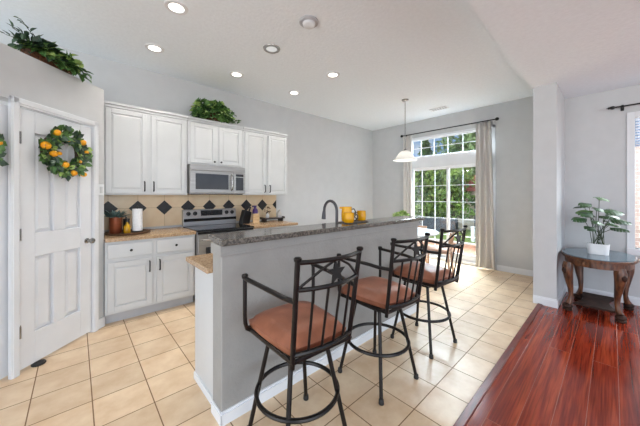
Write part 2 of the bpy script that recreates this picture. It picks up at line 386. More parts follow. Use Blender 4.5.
# pantry : local x along the 45 degree wall, local -y to the room
PO = (-.326, 3.039, 0); PR = R(45)
w = MB(); w.box(-1.6, .764, 0, .1, 2.075, 2.46); w.box(.66, .764, 0, .1, 0, 2.075); w.box(-1.6, -.75, 0, .1, 0, 2.075)
w.box(-.75, -.71, 0, .1, 0, 2.075)
struct('wall_pantry', w, 'wall', 'pale diagonal pantry wall with open top', PO, PR, cat='wall')
struct('wall_pantry_return', MB().box(.114, .214, 3.585, YW, 0, 2.46).box(-1.2, .114, 3.62, YW, 2.41, 2.455), 'wall', 'short side wall of the pantry beside the cabinets', cat='wall')
w = MB()
for (a, b) in ((-.055, 0), (.627, .682)): w.box(a, b, -.018, .012 if a < 0 else .1, 0, 2.10); w.box(a+.008, b-.008, -.024, 0, 0, 2.10)
w.box(-.055, .682, -.018, .012, 2.04, 2.10); w.box(-.05, .675, -.024, 0, 2.055, 2.095)
struct('trim_2', w, 'trim', 'white casing around the pantry door', PO, PR, cat='door casing', bevel=.003)
w = MB(); w.box(.684, .764, -.014, 0, 0, .1); o = struct('baseboard_pantry', w, 'trim', 'short white baseboard right of the pantry door', PO, PR, cat='baseboard', bevel=.003)

def panel_door(name, x0, x1, yb, label):
    """leaf with four moulded panels; front face at yb, room side -y"""
    W = x1-x0; m = MB(); st = .115; mid = .1
    zs = [(.02, .27), (.87, 1.06), (1.86, 2.03)]
    m.box(x0, x1, yb+.026, yb+.035, .02, 2.03)
    m.box(x0, x0+st, yb, yb+.026, .02, 2.03); m.box(x1-st, x1, yb, yb+.026, .02, 2.03)
    xm = (x0+x1)/2; m.box(xm-mid/2, xm+mid/2, yb, yb+.026, .27, .87); m.box(xm-mid/2, xm+mid/2, yb, yb+.026, 1.06, 1.86)
    for a, b in zs: m.box(x0+st, x1-st, yb, yb+.026, a, b)
    o = struct(name, m, 'trim', label, PO, PR, cat='door', bevel=.004)
    for xa, xb in ((x0+st, xm-mid/2), (xm+mid/2, x1-st)):
        for za, zb in ((.27, .87), (1.06, 1.86)):
            q = MB(); g = .005; h = .032
            A = [(xa+g, za+g), (xb-g, za+g), (xb-g, zb-g), (xa+g, zb-g)]; B = [(xa+h, za+h), (xb-h, za+h), (xb-h, zb-h), (xa+h, zb-h)]
            vs = [Vector((p[0], yb+.0258, p[1])) for p in A]+[Vector((p[0], yb+.010, p[1])) for p in B]
            q.add(vs, [(4, 5, 6, 7)]+[(i, (i+1) % 4, 4+(i+1) % 4, 4+i) for i in range(4)]+[(3, 2, 1, 0)])
            obj('door_panel', q, 'trim', o)
    return o
d2 = panel_door('door_2', .004, .622, .004, 'white moulded panel door of the diagonal pantry')
for z in (.32, 1.06, 1.80):
    obj('hinge', MB().tube([(-.004, -.022, z-.045), (-.004, -.022, z+.045)], .007, 8).box(-.001, .02, -.001, .006, z-.045, z+.045), 'chrome', d2, smooth=True)
k = MB(); k.lathe([(.026, 0), (.026, .008), (.012, .012), (.011, .035), (.02, .042), (.027, .055), (.024, .068), (.01, .074)], 16, rx90(.572, .006, .92))
obj('door_knob', k, 'chrome', d2, smooth=True)
d3 = panel_door('door_3', -.69, -.02, .03, 'second white panel door cut by the left picture edge')
tag(obj('door_stop', MB().lathe([(.001, 0), (.042, 0), (.045, .006), (.04, .016), (.02, .018), (.001, .018)], 20), 'rubber', smooth=True, loc=(PO[0]+.7071*.13+.7071*.015, PO[1]+.7071*.13-.7071*.015, .0005)),
    'dark round rubber stop on the tiles at the foot of the pantry door', 'door stop')
sw = thing('light_switch', 'white light switch on the wall right of the pantry door', 'light switch', (PO[0]+.722*.7071, PO[1]+.722*.7071, 1.36), PR)
obj('plate', MB().box(-.035, .035, -.007, -.0005, 0, .115), 'trim', sw, bevel=.003)
obj('rocker', MB().box(-.016, .016, -.011, -.007, .025, .09), 'white', sw, bevel=.002)

# backsplash
bs = struct('trim_3', MB().box(.216, 2.715, YW-.012, YW, .94, 1.40), 'splash', 'tan tiled backsplash with dark diamond inlays', cat='backsplash')
for i in range(9):
    x = .288+.3053*i; h = .098; zc = 1.195
    pts = [(x-h, zc), (x, zc-h), (x+h, zc), (x, zc+h)]
    if x+h > 2.715: pts = [(x-h, zc), (x-.001, zc-h+.001), (2.713, zc-h*.8), (2.713, zc+h*.8)] if x < 2.713 else [(x-h, zc), (2.713, zc-.08), (2.713, zc+.08)]
    if x-h < .218: pts = [(.218, zc+.03), (.218, zc-.03), (x, zc-h), (x+h, zc), (x, zc+h)]
    obj('diamond_tile', MB().prism([(p[0], p[1]) for p in pts], 0, .004, Matrix.Translation((0, YW-.0125, 0)) @ Matrix.Rotation(PI/2, 4, 'X')), 'diamond', bs)

# island half wall
BY0, BY1 = 1.56, 1.70; BX0, BX1 = .635, 3.0
w = MB(); w.box(BX0, BX1, BY0, BY1, 0, 1.065)
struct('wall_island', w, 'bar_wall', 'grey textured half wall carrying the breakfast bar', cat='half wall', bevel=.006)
w = MB(); w.box(BX0-.004, BX1+.012, BY0-.012, BY0, 1.0, 1.065); w.box(BX0-.012, BX0, BY0-.012, BY1, 1.0, 1.065)
w.box(BX0-.001, BX1, BY0-.016, BY0-.012, 1.0, 1.012)
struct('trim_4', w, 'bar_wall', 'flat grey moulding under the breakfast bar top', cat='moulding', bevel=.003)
baseb('baseboard_island', BX0-.012, BY0, BX1, BY0, 0, -1, h=.08, label='white baseboard along the front of the half wall')
baseb('baseboard_island_end', BX0, BY0-.014, BX0, BY1, -1, 0, h=.075, label='white baseboard on the end of the half wall', t=.010)

# patio door and transom
def ybars(m, ys, z0, z1, x0, x1, t):
    for y in ys: m.box(x0, x1, y-t/2, y+t/2, z0, z1)
XD = XW+.03
fr = MB()
for a, b in ((DY0, DY0+.05), (DY1-.05, DY1)): fr.box(XW-.005, XW+.11, a, b, .0, 2.66)
fr.box(XW-.005, XW+.11, DY0, DY1, 2.615, 2.66); fr.box(XW-.01, XW+.11, DY0, DY1, 1.97, 2.215); fr.box(XW-.01, XW+.11, DY0, DY1, 0, .06)
door = struct('door_1', fr, 'trim', 'white gridded sliding patio door', cat='patio door', bevel=.003)
zlev = [.19+.346*i for i in range(6)]
for i, (a, b, xo) in enumerate(((2.29, DY1-.05, .05), (DY0+.05, 2.335, .015))):
    m = MB(); x0 = XD+xo; x1 = x0+.035
    m.box(x0, x1, a, a+.05, .06, 1.97); m.box(x0, x1, b-.05, b, .06, 1.97); m.box(x0, x1, a+.05, b-.05, 1.92, 1.97); m.box(x0, x1, a+.05, b-.05, .06, .19)
    p = obj('sash', m, 'trim', door, bevel=.003)
    g = MB(); ybars(g, [2.31-.29, 2.31-.58] if i else [2.31+.29, 2.31+.58], .19, 1.92, x0+.008, x1-.008, .011)
    for z in zlev[1:5]: g.box(x0+.008, x1-.008, a+.05, b-.05, z-.0055, z+.0055)
    obj('muntin', g, 'trim', p)
    obj('pane', MB().box(x0+.014, x0+.02, a+.05, b-.05, .19, 1.92), 'glass', p)
obj('door_handle', MB().tube([(XD+.006, DY0+.075, .9), (XD-.03, DY0+.075, .93), (XD-.03, DY0+.075, 1.12), (XD+.006, DY0+.075, 1.15)], .009, 8), 'trim', door, smooth=True)
m = MB(); m.box(XD, XD+.04, DY0+.05, DY1-.05, 2.215, 2.24); m.box(XD, XD+.04, DY0+.05, DY1-.05, 2.590, 2.615); m.box(XD, XD+.04, DY0+.05, DY0+.085, 2.24, 2.590); m.box(XD, XD+.04, DY1-.085, DY1-.05, 2.24, 2.590)
tw = struct('window_1', m, 'trim', 'white transom window above the patio door', cat='window', bevel=.002)
g = MB(); ybars(g, [2.31+.29*k for k in (-2, -1, 0, 1, 2)], 2.24, 2.590, XD+.01, XD+.03, .012); g.box(XD+.01, XD+.03, DY0+.085, DY1-.085, 2.410, 2.422)
obj('muntin', g, 'trim', tw); obj('pane', MB().box(XD+.017, XD+.023, DY0+.085, DY1-.085, 2.24, 2.590), 'glass', tw)

# living room window
m = MB()
m.box(XL-.015, XL+.1, -.19, -.122, .62, 2.40); m.box(XL-.015, XL+.1, -1.45, -1.38, .62, 2.40); m.box(XL-.015, XL+.1, -1.38, -.19, 2.33, 2.40); m.box(XL-.03, XL+.1, -1.45, -.122, .62, .70)
lw = struct('window_2', m, 'trim', 'white framed living room window with blinds at the right picture edge', cat='window', bevel=.003)
obj('pane', MB().box(XL+.06, XL+.066, -1.38, -.19, .70, 2.33), 'glass', lw)
b = MB()
for i in range(9):
    z = 2.30-.035*i; b.box(XL+.01, XL+.045, -1.37, -.195, z-.002, z+.002, Matrix.Translation((XL+.03, 0, z)) @ Matrix.Rotation(R(28), 4, 'Y') @ Matrix.Translation((-XL-.03, 0, -z)))
b.box(XL+.01, XL+.045, -1.37, -.195, 1.985, 2.0)
obj('blind', b, 'slat', lw)

# ------------------------------------------------------------------ cabinets
def cab_panel(m, x0, x1, z0, z1, y, t=.02, fr=.055, raised=True):
    """framed door front, outer face at y-t"""
    m.box(x0, x0+fr, y-t, y, z0, z1); m.box(x1-fr, x1, y-t, y, z0, z1)
    m.box(x0+fr, x1-fr, y-t, y, z0, z0+fr); m.box(x0+fr, x1-fr, y-t, y, z1-fr, z1)
    m.box(x0+fr, x1-fr, y-t+.009, y, z0+fr, z1-fr)
    if raised:
        a = .022; A = [(x0+fr+.004, z0+fr+.004), (x1-fr-.004, z0+fr+.004), (x1-fr-.004, z1-fr-.004), (x0+fr+.004, z1-fr-.004)]
        B = [(x0+fr+a, z0+fr+a), (x1-fr-a, z0+fr+a), (x1-fr-a, z1-fr-a), (x0+fr+a, z1-fr-a)]
        vs = [Vector((p[0], y-t+.0092, p[1])) for p in A]+[Vector((p[0], y-t+.003, p[1])) for p in B]
        m.add(vs, [(4, 5, 6, 7)]+[(i, (i+1) % 4, 4+(i+1) % 4, 4+i) for i in range(4)])
def bar_handle(x, z0, z1, y):
    return MB().tube([(x, y+.002, z0+.008), (x, y-.022, z0+.008), (x, y-.028, z0+.02), (x, y-.028, z1-.02), (x, y-.022, z1-.008), (x, y+.002, z1-.008)], .0075, 8)
def knob(x, z, y): return MB().lathe([(.007, -.002), (.006, .012), (.013, .018), (.014, .024), (.006, .029)], 12, rx90(x, y, z))
def base_cabinet(label, x0, x1, loc_y=3.545):
    W = x1-x0; t = thing('base_cabinet', label, 'cabinet', (x0, loc_y, 0), 0)
    D = YW-loc_y-.002
    obj('body', MB().box(0, W, 0, D, .11, .872), 'white', t, bevel=.002)
    obj('toe_kick', MB().box(0, W, .07, D-.1, 0, .11), 'toe', t)
    g = .022; xm = W/2
    for (a, b, s) in ((g, xm-.022, 1), (xm+.022, W-g, -1)):
        m = MB(); cab_panel(m, a, b, .135, .655, -.001); d = obj('door', m, 'white', t, bevel=.003)
        obj('handle', bar_handle((b-.028) if s > 0 else (a+.028), .50, .63, -.021), 'blackmetal', d, smooth=True)
        m = MB(); m.box(a, b, -.021, -.001, .695, .845); d = obj('drawer', m, 'white', t, bevel=.006)
        obj('knob', knob((a+b)/2, .77, -.021), 'blackmetal', d, smooth=True)
    return t
base_cabinet('white base cabinet left of the range beside the pantry', .218, 1.105)
base_cabinet('white base cabinet right of the range mostly hidden by the bar', 1.915, 2.70)
def worktop(x0, x1, label):
    m = MB().box(x0, x1, 3.51, YW-.013, .874, .912)
    o = tag(obj('worktop', m, 'counter', bevel=.006), label, 'worktop'); return o
worktop(.217, 1.110, 'beige granite worktop left of the range under the tray')
worktop(1.910, 2.715, 'beige granite worktop right of the range')
def wall_cabinet(label, x0, x1, z0, z1, pulls):
    W = x1-x0; yf = 3.87; t = thing('wall_cabinet', label, 'cabinet', (x0, yf, z0), 0, None); H = z1-z0; D = YW-yf-.001
    obj('body', MB().box(0, W, 0, D, 0, H-.06), 'white', t, bevel=.002)
    obj('top_moulding', MB().box(0, W, -.012, D, H-.06, H-.03).box(0, W, -.024, D, H-.03, H), 'white', t, bevel=.004)
    xm = W/2; g = .026
    for (a, b, s) in ((g, xm-.022, 1), (xm+.022, W-g, -1)):
        m = MB(); cab_panel(m, a, b, .018, H-.075, -.001, fr=.05); d = obj('door', m, 'white', t, bevel=.003)
        xk = (b-.026) if s > 0 else (a+.026)
        if pulls: obj('handle', bar_handle(xk, .04, .17, -.021), 'blackmetal', d, smooth=True)
        else: obj('knob', knob(xk, .05, -.021), 'blackmetal', d, smooth=True)
    return t
wall_cabinet('tall white wall cabinet beside the pantry wall', .218, 1.108, 1.367, 2.43, True)
wall_cabinet('short white wall cabinet above the microwave', 1.112, 1.908, 1.790, 2.43, False)
wall_cabinet('tall white wall cabinet right of the microwave', 1.912, 2.75, 1.367, 2.43, True)
# island low cabinet and worktop
t = thing('island_cabinet', 'white island cabinet end panel behind the half wall', 'cabinet', (.655, 1.702, 0))
obj('body', MB().box(0, 2.33, 0, .40, 0.0, .868), 'white', t, bevel=.003)
obj('end_base_trim', MB().box(-.010, 0, 0, .40, 0, .05), 'trim', t, bevel=.002)
tag(obj('worktop', MB().box(.60, 3.0, 1.702, 2.14, .87, .905), 'counter', bevel=.006), 'beige granite worktop on the low side of the island', 'worktop')
tag(obj('bar_counter', MB().prism([(.615, 1.50), (3.06, 1.50), (3.10, 1.54), (3.10, 1.80), (.645, 1.80)], 1.066, 1.103), 'granite', bevel=.008),
    'speckled grey granite top of the breakfast bar', 'counter')

# range
t = thing('range', 'stainless steel electric range between the two worktops', 'stove', (1.118, 3.50, 0))
W = .784
obj('body', MB().box(0, W, .02, .66, .05, .90).box(.03, W-.03, .06, .6, 0, .05), 'steel', t, bevel=.003)
obj('cooktop', MB().box(0, W, 0, .60, .902, .918), 'black', t, bevel=.003)
bg = obj('backguard', MB().prism([(.58, .918), (.665, .918), (.665, 1.155), (.61, 1.155), (.585, 1.04)], 0, W, Matrix.Rotation(PI/2, 4, 'Y') @ Matrix.Rotation(PI/2, 4, 'Z')), 'steel', t, bevel=.004)
obj('lower_panel', MB().box(.005, W-.005, .574, .60, .985, 1.025), 'black', t)
obj('display', MB().box(.24, .56, .588, .62, 1.06, 1.14), 'display', bg)
for x in (.07, .16, .63, .72):
    obj('knob', MB().lathe([(.03, 0), (.03, .006), (.022, .01), (.02, .03), (.012, .033)], 16, rx90(x, .597, 1.098)), 'blackmetal', bg, smooth=True)
od = obj('oven_door', MB().box(.01, W-.01, -.012, .019, .24, .86), 'steel', t, bevel=.006)
obj('oven_window', MB().box(.10, W-.10, -.016, -.012, .36, .70), 'oven_glass', od)
obj('oven_handle', MB().tube([(.06, -.012, .80), (.06, -.05, .80), (.08, -.06, .80), (W-.08, -.06, .80), (W-.06, -.05, .80), (W-.06, -.012, .80)], .012, 10), 'steel', od, smooth=True)
obj('vent_strip', MB().box(.01, W-.01, 0, .019, .868, .896), 'black', t)
obj('storage_drawer', MB().box(.01, W-.01, -.012, .019, .07, .23), 'steel', t, bevel=.005)
# microwave
t = thing('microwave', 'stainless steel microwave mounted above the range', 'microwave', (1.118, 3.80, 1.385)); H = .395
obj('body', MB().box(0, W, 0, YW-3.80-.002, 0, H), 'steel', t, bevel=.003)
obj('vent_grille', MB().box(0, W, -.022, -.001, H-.075, H), 'steel', t, bevel=.004)
md = obj('door', MB().box(0, .60, -.028, -.001, .012, H-.08), 'steel', t, bevel=.004)
obj('window', MB().box(.065, .52, -.031, -.028, .06, H-.12), 'oven_glass', md)
obj('handle', MB().tube([(.565, -.028, .05), (.565, -.065, .07), (.565, -.07, .10), (.565, -.07, H-.17), (.565, -.065, H-.14), (.565, -.028, H-.12)], .012, 10), 'chrome', md, smooth=True)
cp = obj('control_panel', MB().box(.605, W, -.026, -.001, .012, H-.08), 'steel', t, bevel=.003)
obj('keypad', MB().box(.635, W-.03, -.029, -.026, .05, H-.15), 'oven_glass', cp)
obj('display', MB().box(.635, W-.03, -.029, -.026, H-.14, H-.105), 'black', cp)
obj('underside', MB().box(.02, W-.02, .03, .33, -.012, -.001), 'black', t)

# ------------------------------------------------------------------ ceiling fixtures
def can_light(x, y, label, lit=True):
    t = thing('recessed_light', label, 'ceiling light', (x, y, ZK-.006), 0, 'recessed lights in the kitchen ceiling')
    obj('trim_ring', MB().lathe([(.060, .004), (.062, -.004), (.072, -.008), (.092, -.004), (.096, .005)], 28, cap=False), 'trim' if lit else 'steel', t, smooth=True)
    obj('lamp_disc', MB().lathe([(.001, .0), (.061, .0), (.061, .005), (.001, .005)], 28), 'led' if lit else 'led_dim', t)
    if lit:
        l = bpy.data.lights.new('lamp', 'AREA'); l.shape = 'DISK'; l.size = .11; l.energy = CAN_POWER; l.color = (1, .95, .88); l.spread = R(110)
        lo = bpy.data.objects.new('lamp', l); C.objects.link(lo); lo.parent = t; lo.location = (0, 0, -.012)
    return t
can_light(.655, 2.605, 'lit recessed ceiling light nearest the camera, at the picture top')
can_light(.655, 3.49, 'lit recessed ceiling light above the tall cabinet beside the pantry')
can_light(1.64, 2.61, 'unlit recessed ceiling light with dark rim, middle of its row', False)
can_light(1.63, 3.485, 'lit recessed ceiling light above the microwave cabinet')
can_light(2.615, 2.60, 'lit recessed ceiling light nearest the pendant lamp')
can_light(2.61, 3.48, 'smallest lit recessed ceiling light, farthest from the pantry')
t = thing('smoke_detector', 'round grey smoke detector on the ceiling above the bar', 'smoke detector', (1.65, 1.965, ZK))
obj('base', MB().lathe([(.092, 0), (.092, -.012), (.082, -.02), (.001, -.02)], 24), 'toe', t, smooth=True)
obj('cover', MB().lathe([(.062, -.02), (.056, -.04), (.038, -.05), (.001, -.051)], 24), 'trim', t, smooth=True)
t = thing('ceiling_vent', 'small white air vent in the ceiling near the patio door', 'vent', (5.15, 2.25, ZK))
obj('frame', MB().box(-.07, .07, -.16, -.14, -.01, 0).box(-.07, .07, .14, .16, -.01, 0).box(-.07, -.05, -.14, .14, -.01, 0).box(.05, .07, -.14, .14, -.01, 0), 'trim', t)
m = MB()
for i in range(6): m.box(-.05, .05, -.135+.047*i, -.11+.047*i, -.008, -.002)
obj('louvre', m, 'toe', t)
# pendant
t = thing('pendant_lamp', 'white bell shaped pendant lamp hanging above the dining table', 'lamp', (4.24, 2.44, ZK))
obj('canopy', MB().lathe([(.06, 0), (.06, -.008), (.045, -.022), (.012, -.03)], 24), 'chrome', t, smooth=True)
obj('stem', MB().tube([(0, 0, -.03), (0, 0, -.86)], .006, 8).lathe([(.02, -.86), (.022, -.88), (.022, -.91)], 16), 'chrome', t, smooth=True)
obj('lamp_shade', MB().lathe([(.024, -.885), (.06, -.895), (.10, -.925), (.135, -.975), (.165, -1.02), (.205, -1.055), (.201, -1.058), (.16, -1.026), (.13, -.98), (.096, -.932), (.058, -.902), (.022, -.893)], 36, cap=False), 'shade', t, smooth=True)
obj('bulb', MB().ball((0, 0, -.965), .030).lathe([(.014, -.94), (.014, -.90)], 10), 'paper', t, smooth=True)
l = bpy.data.lights.new('lamp', 'POINT'); l.energy = 2.5; l.shadow_soft_size = .03; l.color = (1, .96, .9)
lo = bpy.data.objects.new('lamp', l); C.objects.link(lo); lo.parent = t; lo.location = (0, 0, -1.03)

# ------------------------------------------------------------------ curtains
def curtain(name, label, y0, y1, x, z0, z1, folds, top_y0=None, top_y1=None, amp=.035):
    m = MB(); n = 60; rows = 14; vs = []
    ty0 = y0 if top_y0 is None else top_y0; ty1 = y1 if top_y1 is None else top_y1
    for j in range(rows+1):
        v = j/rows; z = z1+(z0-z1)*v
        for i in range(n+1):
            u = i/n; ya = ty0+(y0-ty0)*v**.7; yb = ty1+(y1-ty1)*v**.7
            y = ya+(yb-ya)*u; xx = x-amp*(.7+.3*v)*math.sin(u*folds*2*PI+.4*math.sin(3*v))-.012*math.sin(u*7+2*v)
            vs.append((xx, y, z))
    m.add(vs, [(j*(n+1)+i, j*(n+1)+i+1, (j+1)*(n+1)+i+1, (j+1)*(n+1)+i) for j in range(rows) for i in range(n)])
    o = tag(obj(name, m, 'curtain', smooth=True), label, 'curtain')
    s = o.modifiers.new('solid', 'SOLIDIFY'); s.thickness = .004
    return o
XR = XW-.09
curtain('curtain', 'beige linen curtain bunched right of the patio door', 1.42, 1.735, XR, .03, 2.715, 3, 1.49, 1.73, .045)
curtain('curtain', 'beige linen curtain bunched left of the patio door', 3.03, 3.25, XR, .03, 2.715, 2.5)
t = thing('curtain_rod', 'long black curtain rod above the patio door', 'curtain rod', (XR, 1.44, 2.733))
obj('rod', MB().tube([(0, -.02, 0), (0, 1.83, 0)], .011, 10), 'blackmetal', t, smooth=True)
for y in (-.045, 1.85): obj('finial', MB().ball((0, y, 0), .03, sc=(1, 1.1, 1)), 'blackmetal', t, smooth=True)
for y in (.10, 1.78): obj('bracket', MB().tube([(0, y, -.008), (.088, y, -.008)], .007, 8).box(.08, .089, y-.015, y+.015, -.04, .02), 'blackmetal', t, smooth=True)
t = thing('curtain_rod', 'black curtain rod end with finial at the right picture edge', 'curtain rod', (XL-.09, 0, 2.475))
obj('rod', MB().tube([(0, -.02, 0), (0, -1.5, 0)], .010, 10), 'blackmetal', t, smooth=True)
obj('finial', MB().ball((0, .0, 0), .022, sc=(1, 1.2, 1)).tube([(0, .02, 0), (0, .055, 0)], [.012, .003], 8).lathe([(.014, -.05), (.014, -.03)], 10, rx90(0, -.01, 0)), 'blackmetal', t, smooth=True)
obj('bracket', MB().tube([(0, -.085, -.005), (.088, -.085, -.005)], .007, 8).box(.08, .089, -.1, -.07, -.04, .02).ball((0, -.085, 0), .018), 'blackmetal', t, smooth=True)

# ------------------------------------------------------------------ bar stools
def bar_stool(label, loc, rz):
    t = thing('bar_stool', label, 'bar stool', loc, rz, 'swivel bar stools along the breakfast bar')
    w, b, l, zt, zb, za, fr, wt, wf = .180, .232, .062, 1.090, .628, .900, .170, .194, .238
    # seat frame (square tube) and swivel
    zf = .60
    m = MB(); sq = [(-w, -b), (w, -b), (.205, .20), (-.205, .20)]
    m.tube([(x, y, zf) for x, y in sq], .013, 8, closed=True)
    m.tube([(-w, -.02, zf), (w, -.02, zf)], .01, 8); m.tube([(0, -b, zf), (0, .20, zf)], .01, 8)
    obj('seat_frame', m, 'iron', t, smooth=True)
    obj('swivel_plate', MB().lathe([(.10, .545), (.10, .585), (.09, .592)], 24).box(-.135, .135, -.135, .135, .552, .566), 'iron', t, smooth=True)
    # cushion
    m = MB(); n = 12; W2 = .215; F2 = .218; B2 = .225
    def h(u, v): return (1-abs(u)**4)*(1-abs(v)**4)
    top = []; bot = []
    for j in range(n+1):
        for i in range(n+1):
            u = 2*i/n-1; v = 2*j/n-1
            # rounded square
            k = 1-.06*(u*u*v*v)
            x = u*(W2-.014*(1-v))*k; y = (v*(F2+B2)/2+(F2-B2)/2)*k
            top.append((x, y, .645+.058*h(u, v)**.6)); bot.append((x*.97, y*.97, .613))
    o = len(top); fs = []
    for j in range(n):
        for i in range(n):
            a = j*(n+1)+i; fs.append((a, a+1, a+n+2, a+n+1)); fs.append((o+a, o+a+n+1, o+a+n+2, o+a+1))
    edge = [i for i in range(n+1)]+[(j*(n+1)+n) for j in range(1, n+1)]+[n*(n+1)+i for i in range(n-1, -1, -1)]+[j*(n+1) for j in range(n-1, 0, -1)]
    for q in range(len(edge)):
        a = edge[q]; c = edge[(q+1) % len(edge)]; fs.append((a, o+a, o+c, c))
    m.add(top+bot, fs); obj('seat', m, 'leather', t, smooth=True)
    # legs
    for sx_, sy_ in ((-1, -1), (1, -1), (1, 1), (-1, 1)):
        lg = obj('leg', MB().tube([(sx_*.112, sy_*.112, .56), (sx_*.2, sy_*.2, .012)], .0125, 10), 'iron', t, smooth=True)
        obj('foot_cap', MB().lathe([(.017, 0), (.018, .006), (.016, .03), (.012, .034)], 12, Matrix.Translation((sx_*.2, sy_*.2, 0))), 'rubber', lg, smooth=True)
    obj('foot_ring', MB().tube([(.226*math.cos(a*PI/24), .226*math.sin(a*PI/24), .281) for a in range(48)], .012, 8, closed=True), 'iron', t, smooth=True)
    # back
    def post(s, z):
        f = (z-zb)/(zt-zb); return Vector((s*(w+(wt-w)*f), -b-l*f, z))
    for s in (-1, 1):
        p = obj('back_post', MB().tube([post(s, zf-.03), post(s, zt-.008)], .0125, 10), 'iron', t, smooth=True)
        c = post(s, zt); obj('post_cap', MB().lathe([(.017, -.014), (.0185, -.008), (.019, -.002), (.012, .004)], 12, Matrix.Translation(c)), 'iron', p, smooth=True)
    def rail(z, u, bow=.045):
        f = (z-zb)/(zt-zb); hw = w+(wt-w)*f; return Vector((u*hw, -b-l*f-bow*(1-u*u), z))
    U = [i/10-1 for i in range(21)]
    zr1, zr2, zr3 = zt-.022, .943, zb+.006
    obj('top_rail', MB().tube([rail(zr1, u) for u in U], .011, 8), 'iron', t, smooth=True)
    obj('middle_rail', MB().tube([rail(zr2, u) for u in U], .011, 8), 'iron', t, smooth=True)
    obj('lower_rail', MB().tube([rail(zr3, u, .03) for u in U], .012, 8), 'iron', t, smooth=True)
    for u in (-.6, -.2, .2, .6):
        obj('spindle', MB().tube([rail(zr3, u, .03), rail(zr2, u)], .0065, 8, flat=1), 'iron', t, smooth=True)
    for s in (-1, 1):
        obj('diagonal_bar', MB().tube([rail(zr2+.008, s*.95), rail((zr1+zr2)/2+.02, s*.45), rail(zr1-.006, s*.08)], .0065, 8), 'iron', t, smooth=True)
    # star
    zc = (zr1+zr2)/2-.004; pts = []
    for i in range(10):
        r_ = .058 if i % 2 == 0 else .025; a = PI/2+i*PI/5; pts.append((r_*math.cos(a), r_*math.sin(a)))
    cc = rail(zc, 0)
    obj('star', MB().prism(pts, -.004, .004, Matrix.Translation(cc) @ Matrix.Rotation(PI/2-R(8), 4, 'X')), 'iron', t)
    # arms
    for s in (-1, 1):
        pb = post(s, za-.012)
        am = obj('arm', MB().tube([pb, (s*(w+.02), -b+.05, za-.014), (s*(w+.034), -b+.12, za-.006), (s*wf, fr-.03, za), (s*wf, fr+.012, za)], .0125, 10), 'iron', t, smooth=True)
        obj('arm_support', MB().tube([(s*wf, fr, za), (s*wf, fr, .70), (s*(wf-.002), fr, .65), (s*(wf-.012), fr, .615), (s*.205, fr, zf)], .0115, 10), 'iron', am, smooth=True)
        obj('arm_cap', MB().lathe([(.017, -.012), (.019, -.004), (.018, .004), (.012, .009)], 12, Matrix.Translation((s*wf, fr, za+.014))), 'iron', am, smooth=True)
    return t
st = bar_stool('nearest brown seated bar stool, at the front end of the bar', (.92, 1.195, 0), -.07)
dup(st, (1.685, 1.20, 0), -.08, 'middle bar stool of the three, between the two others')
dup(st, (2.41, 1.20, 0), -.10, 'farthest bar stool, nearest the patio door')

# ------------------------------------------------------------------ oval side table with plant
TX, TY = 4.62, .12; TZ = .655
t = thing('side_table', 'carved dark wood oval side table with glass top', 'table', (TX, TY, 0))
def oval(a, b, n=48): return [(a*math.cos(2*PI*i/n), b*math.sin(2*PI*i/n)) for i in range(n)]
A_, B_ = .455, .325
def ring(a, b, t_, z0, z1, m):
    n = 48; o = oval(a, b); i_ = oval(a-t_, b-t_)
    vs = [(x, y, z) for z in (z0, z1) for (x, y) in o]+[(x, y, z) for z in (z0, z1) for (x, y) in i_]
    fs = []
    for k in range(n):
        k2 = (k+1) % n
        fs += [(k, k2, n+k2, n+k), (2*n+k2, 2*n+k, 3*n+k, 3*n+k2), (n+k, n+k2, 3*n+k2, 3*n+k), (k2, k, 2*n+k, 2*n+k2)]
    m.add(vs, fs); return m
m = MB(); ring(A_, B_, .06, TZ-.02, TZ-.002, m); ring(A_-.012, B_-.012, .05, TZ-.038, TZ-.02, m)
obj('top_rim', m, 'walnut', t, bevel=.003)
obj('glass_top', MB().prism(oval(A_-.012, B_-.012), TZ-.001, TZ+.006), 'tableglass', t)
m = MB(); ring(A_-.035, B_-.035, .025, TZ-.10, TZ-.038, m); obj('apron', m, 'walnut', t)
LP = [(-.285, .225), (.20, .165), (-.285, -.165), (.23, -.235)]
for x, y in LP:
    ux, uy = (1 if x > 0 else -1), (1 if y > 0 else -1); q = Vector((ux*.75, uy*.66, 0)); B0 = Vector((x, y, 0))
    prof = [(.57, .010, .046), (.52, .020, .052), (.45, .020, .048), (.36, .006, .038), (.26, -.012, .027), (.17, -.016, .021), (.11, -.002, .025), (.075, .018, .032)]
    lg = obj('leg', MB().tube([B0+q*o_+Vector((0, 0, z)) for z, o_, r_ in prof], [r_ for _, _, r_ in prof], 12), 'walnut', t, smooth=True)
    obj('carved_scroll', MB().ball(B0+q*.058+Vector((0, 0, .475)), .026, sc=(1, 1, 1.5)), 'walnut_dark', lg, smooth=True)
    obj('foot', MB().lathe([(.034, 0), (.044, .008), (.044, .022), (.034, .03), (.046, .042), (.046, .06), (.034, .075)], 16, Matrix.Translation(B0+q*.024)), 'walnut_dark', lg, smooth=True)
m = MB(); n = 30; pts = []
for sgn, pr in ((1, 1), (-1, 1)): pass
side = [(-.29+.58*i/14, -.17+.075*math.sin(PI*i/14)) for i in range(15)]
oth = [(.29-.58*i/14, .20-.075*math.sin(PI*i/14)) for i in range(15)]
m.prism(side+oth, .078, .10); obj('lower_shelf', m, 'walnut_dark', t, bevel=.004)
PXY = (4.60, .115)
t = thing('potted_plant', 'bushy green plant in a white pot on the side table', 'plant', (PXY[0], PXY[1], TZ+.0065))
def rrect(a, b, r, n=6):
    pts = []
    for cx_, cy_, a0 in ((a-r, b-r, 0), (-a+r, b-r, 90), (-a+r, -b+r, 180), (a-r, -b+r, 270)):
        for i in range(n+1):
            g = R(a0+90*i/n); pts.append((cx_+r*math.cos(g), cy_+r*math.sin(g)))
    return pts
P = rrect(.06, .095, .045); n = len(P); k = .92
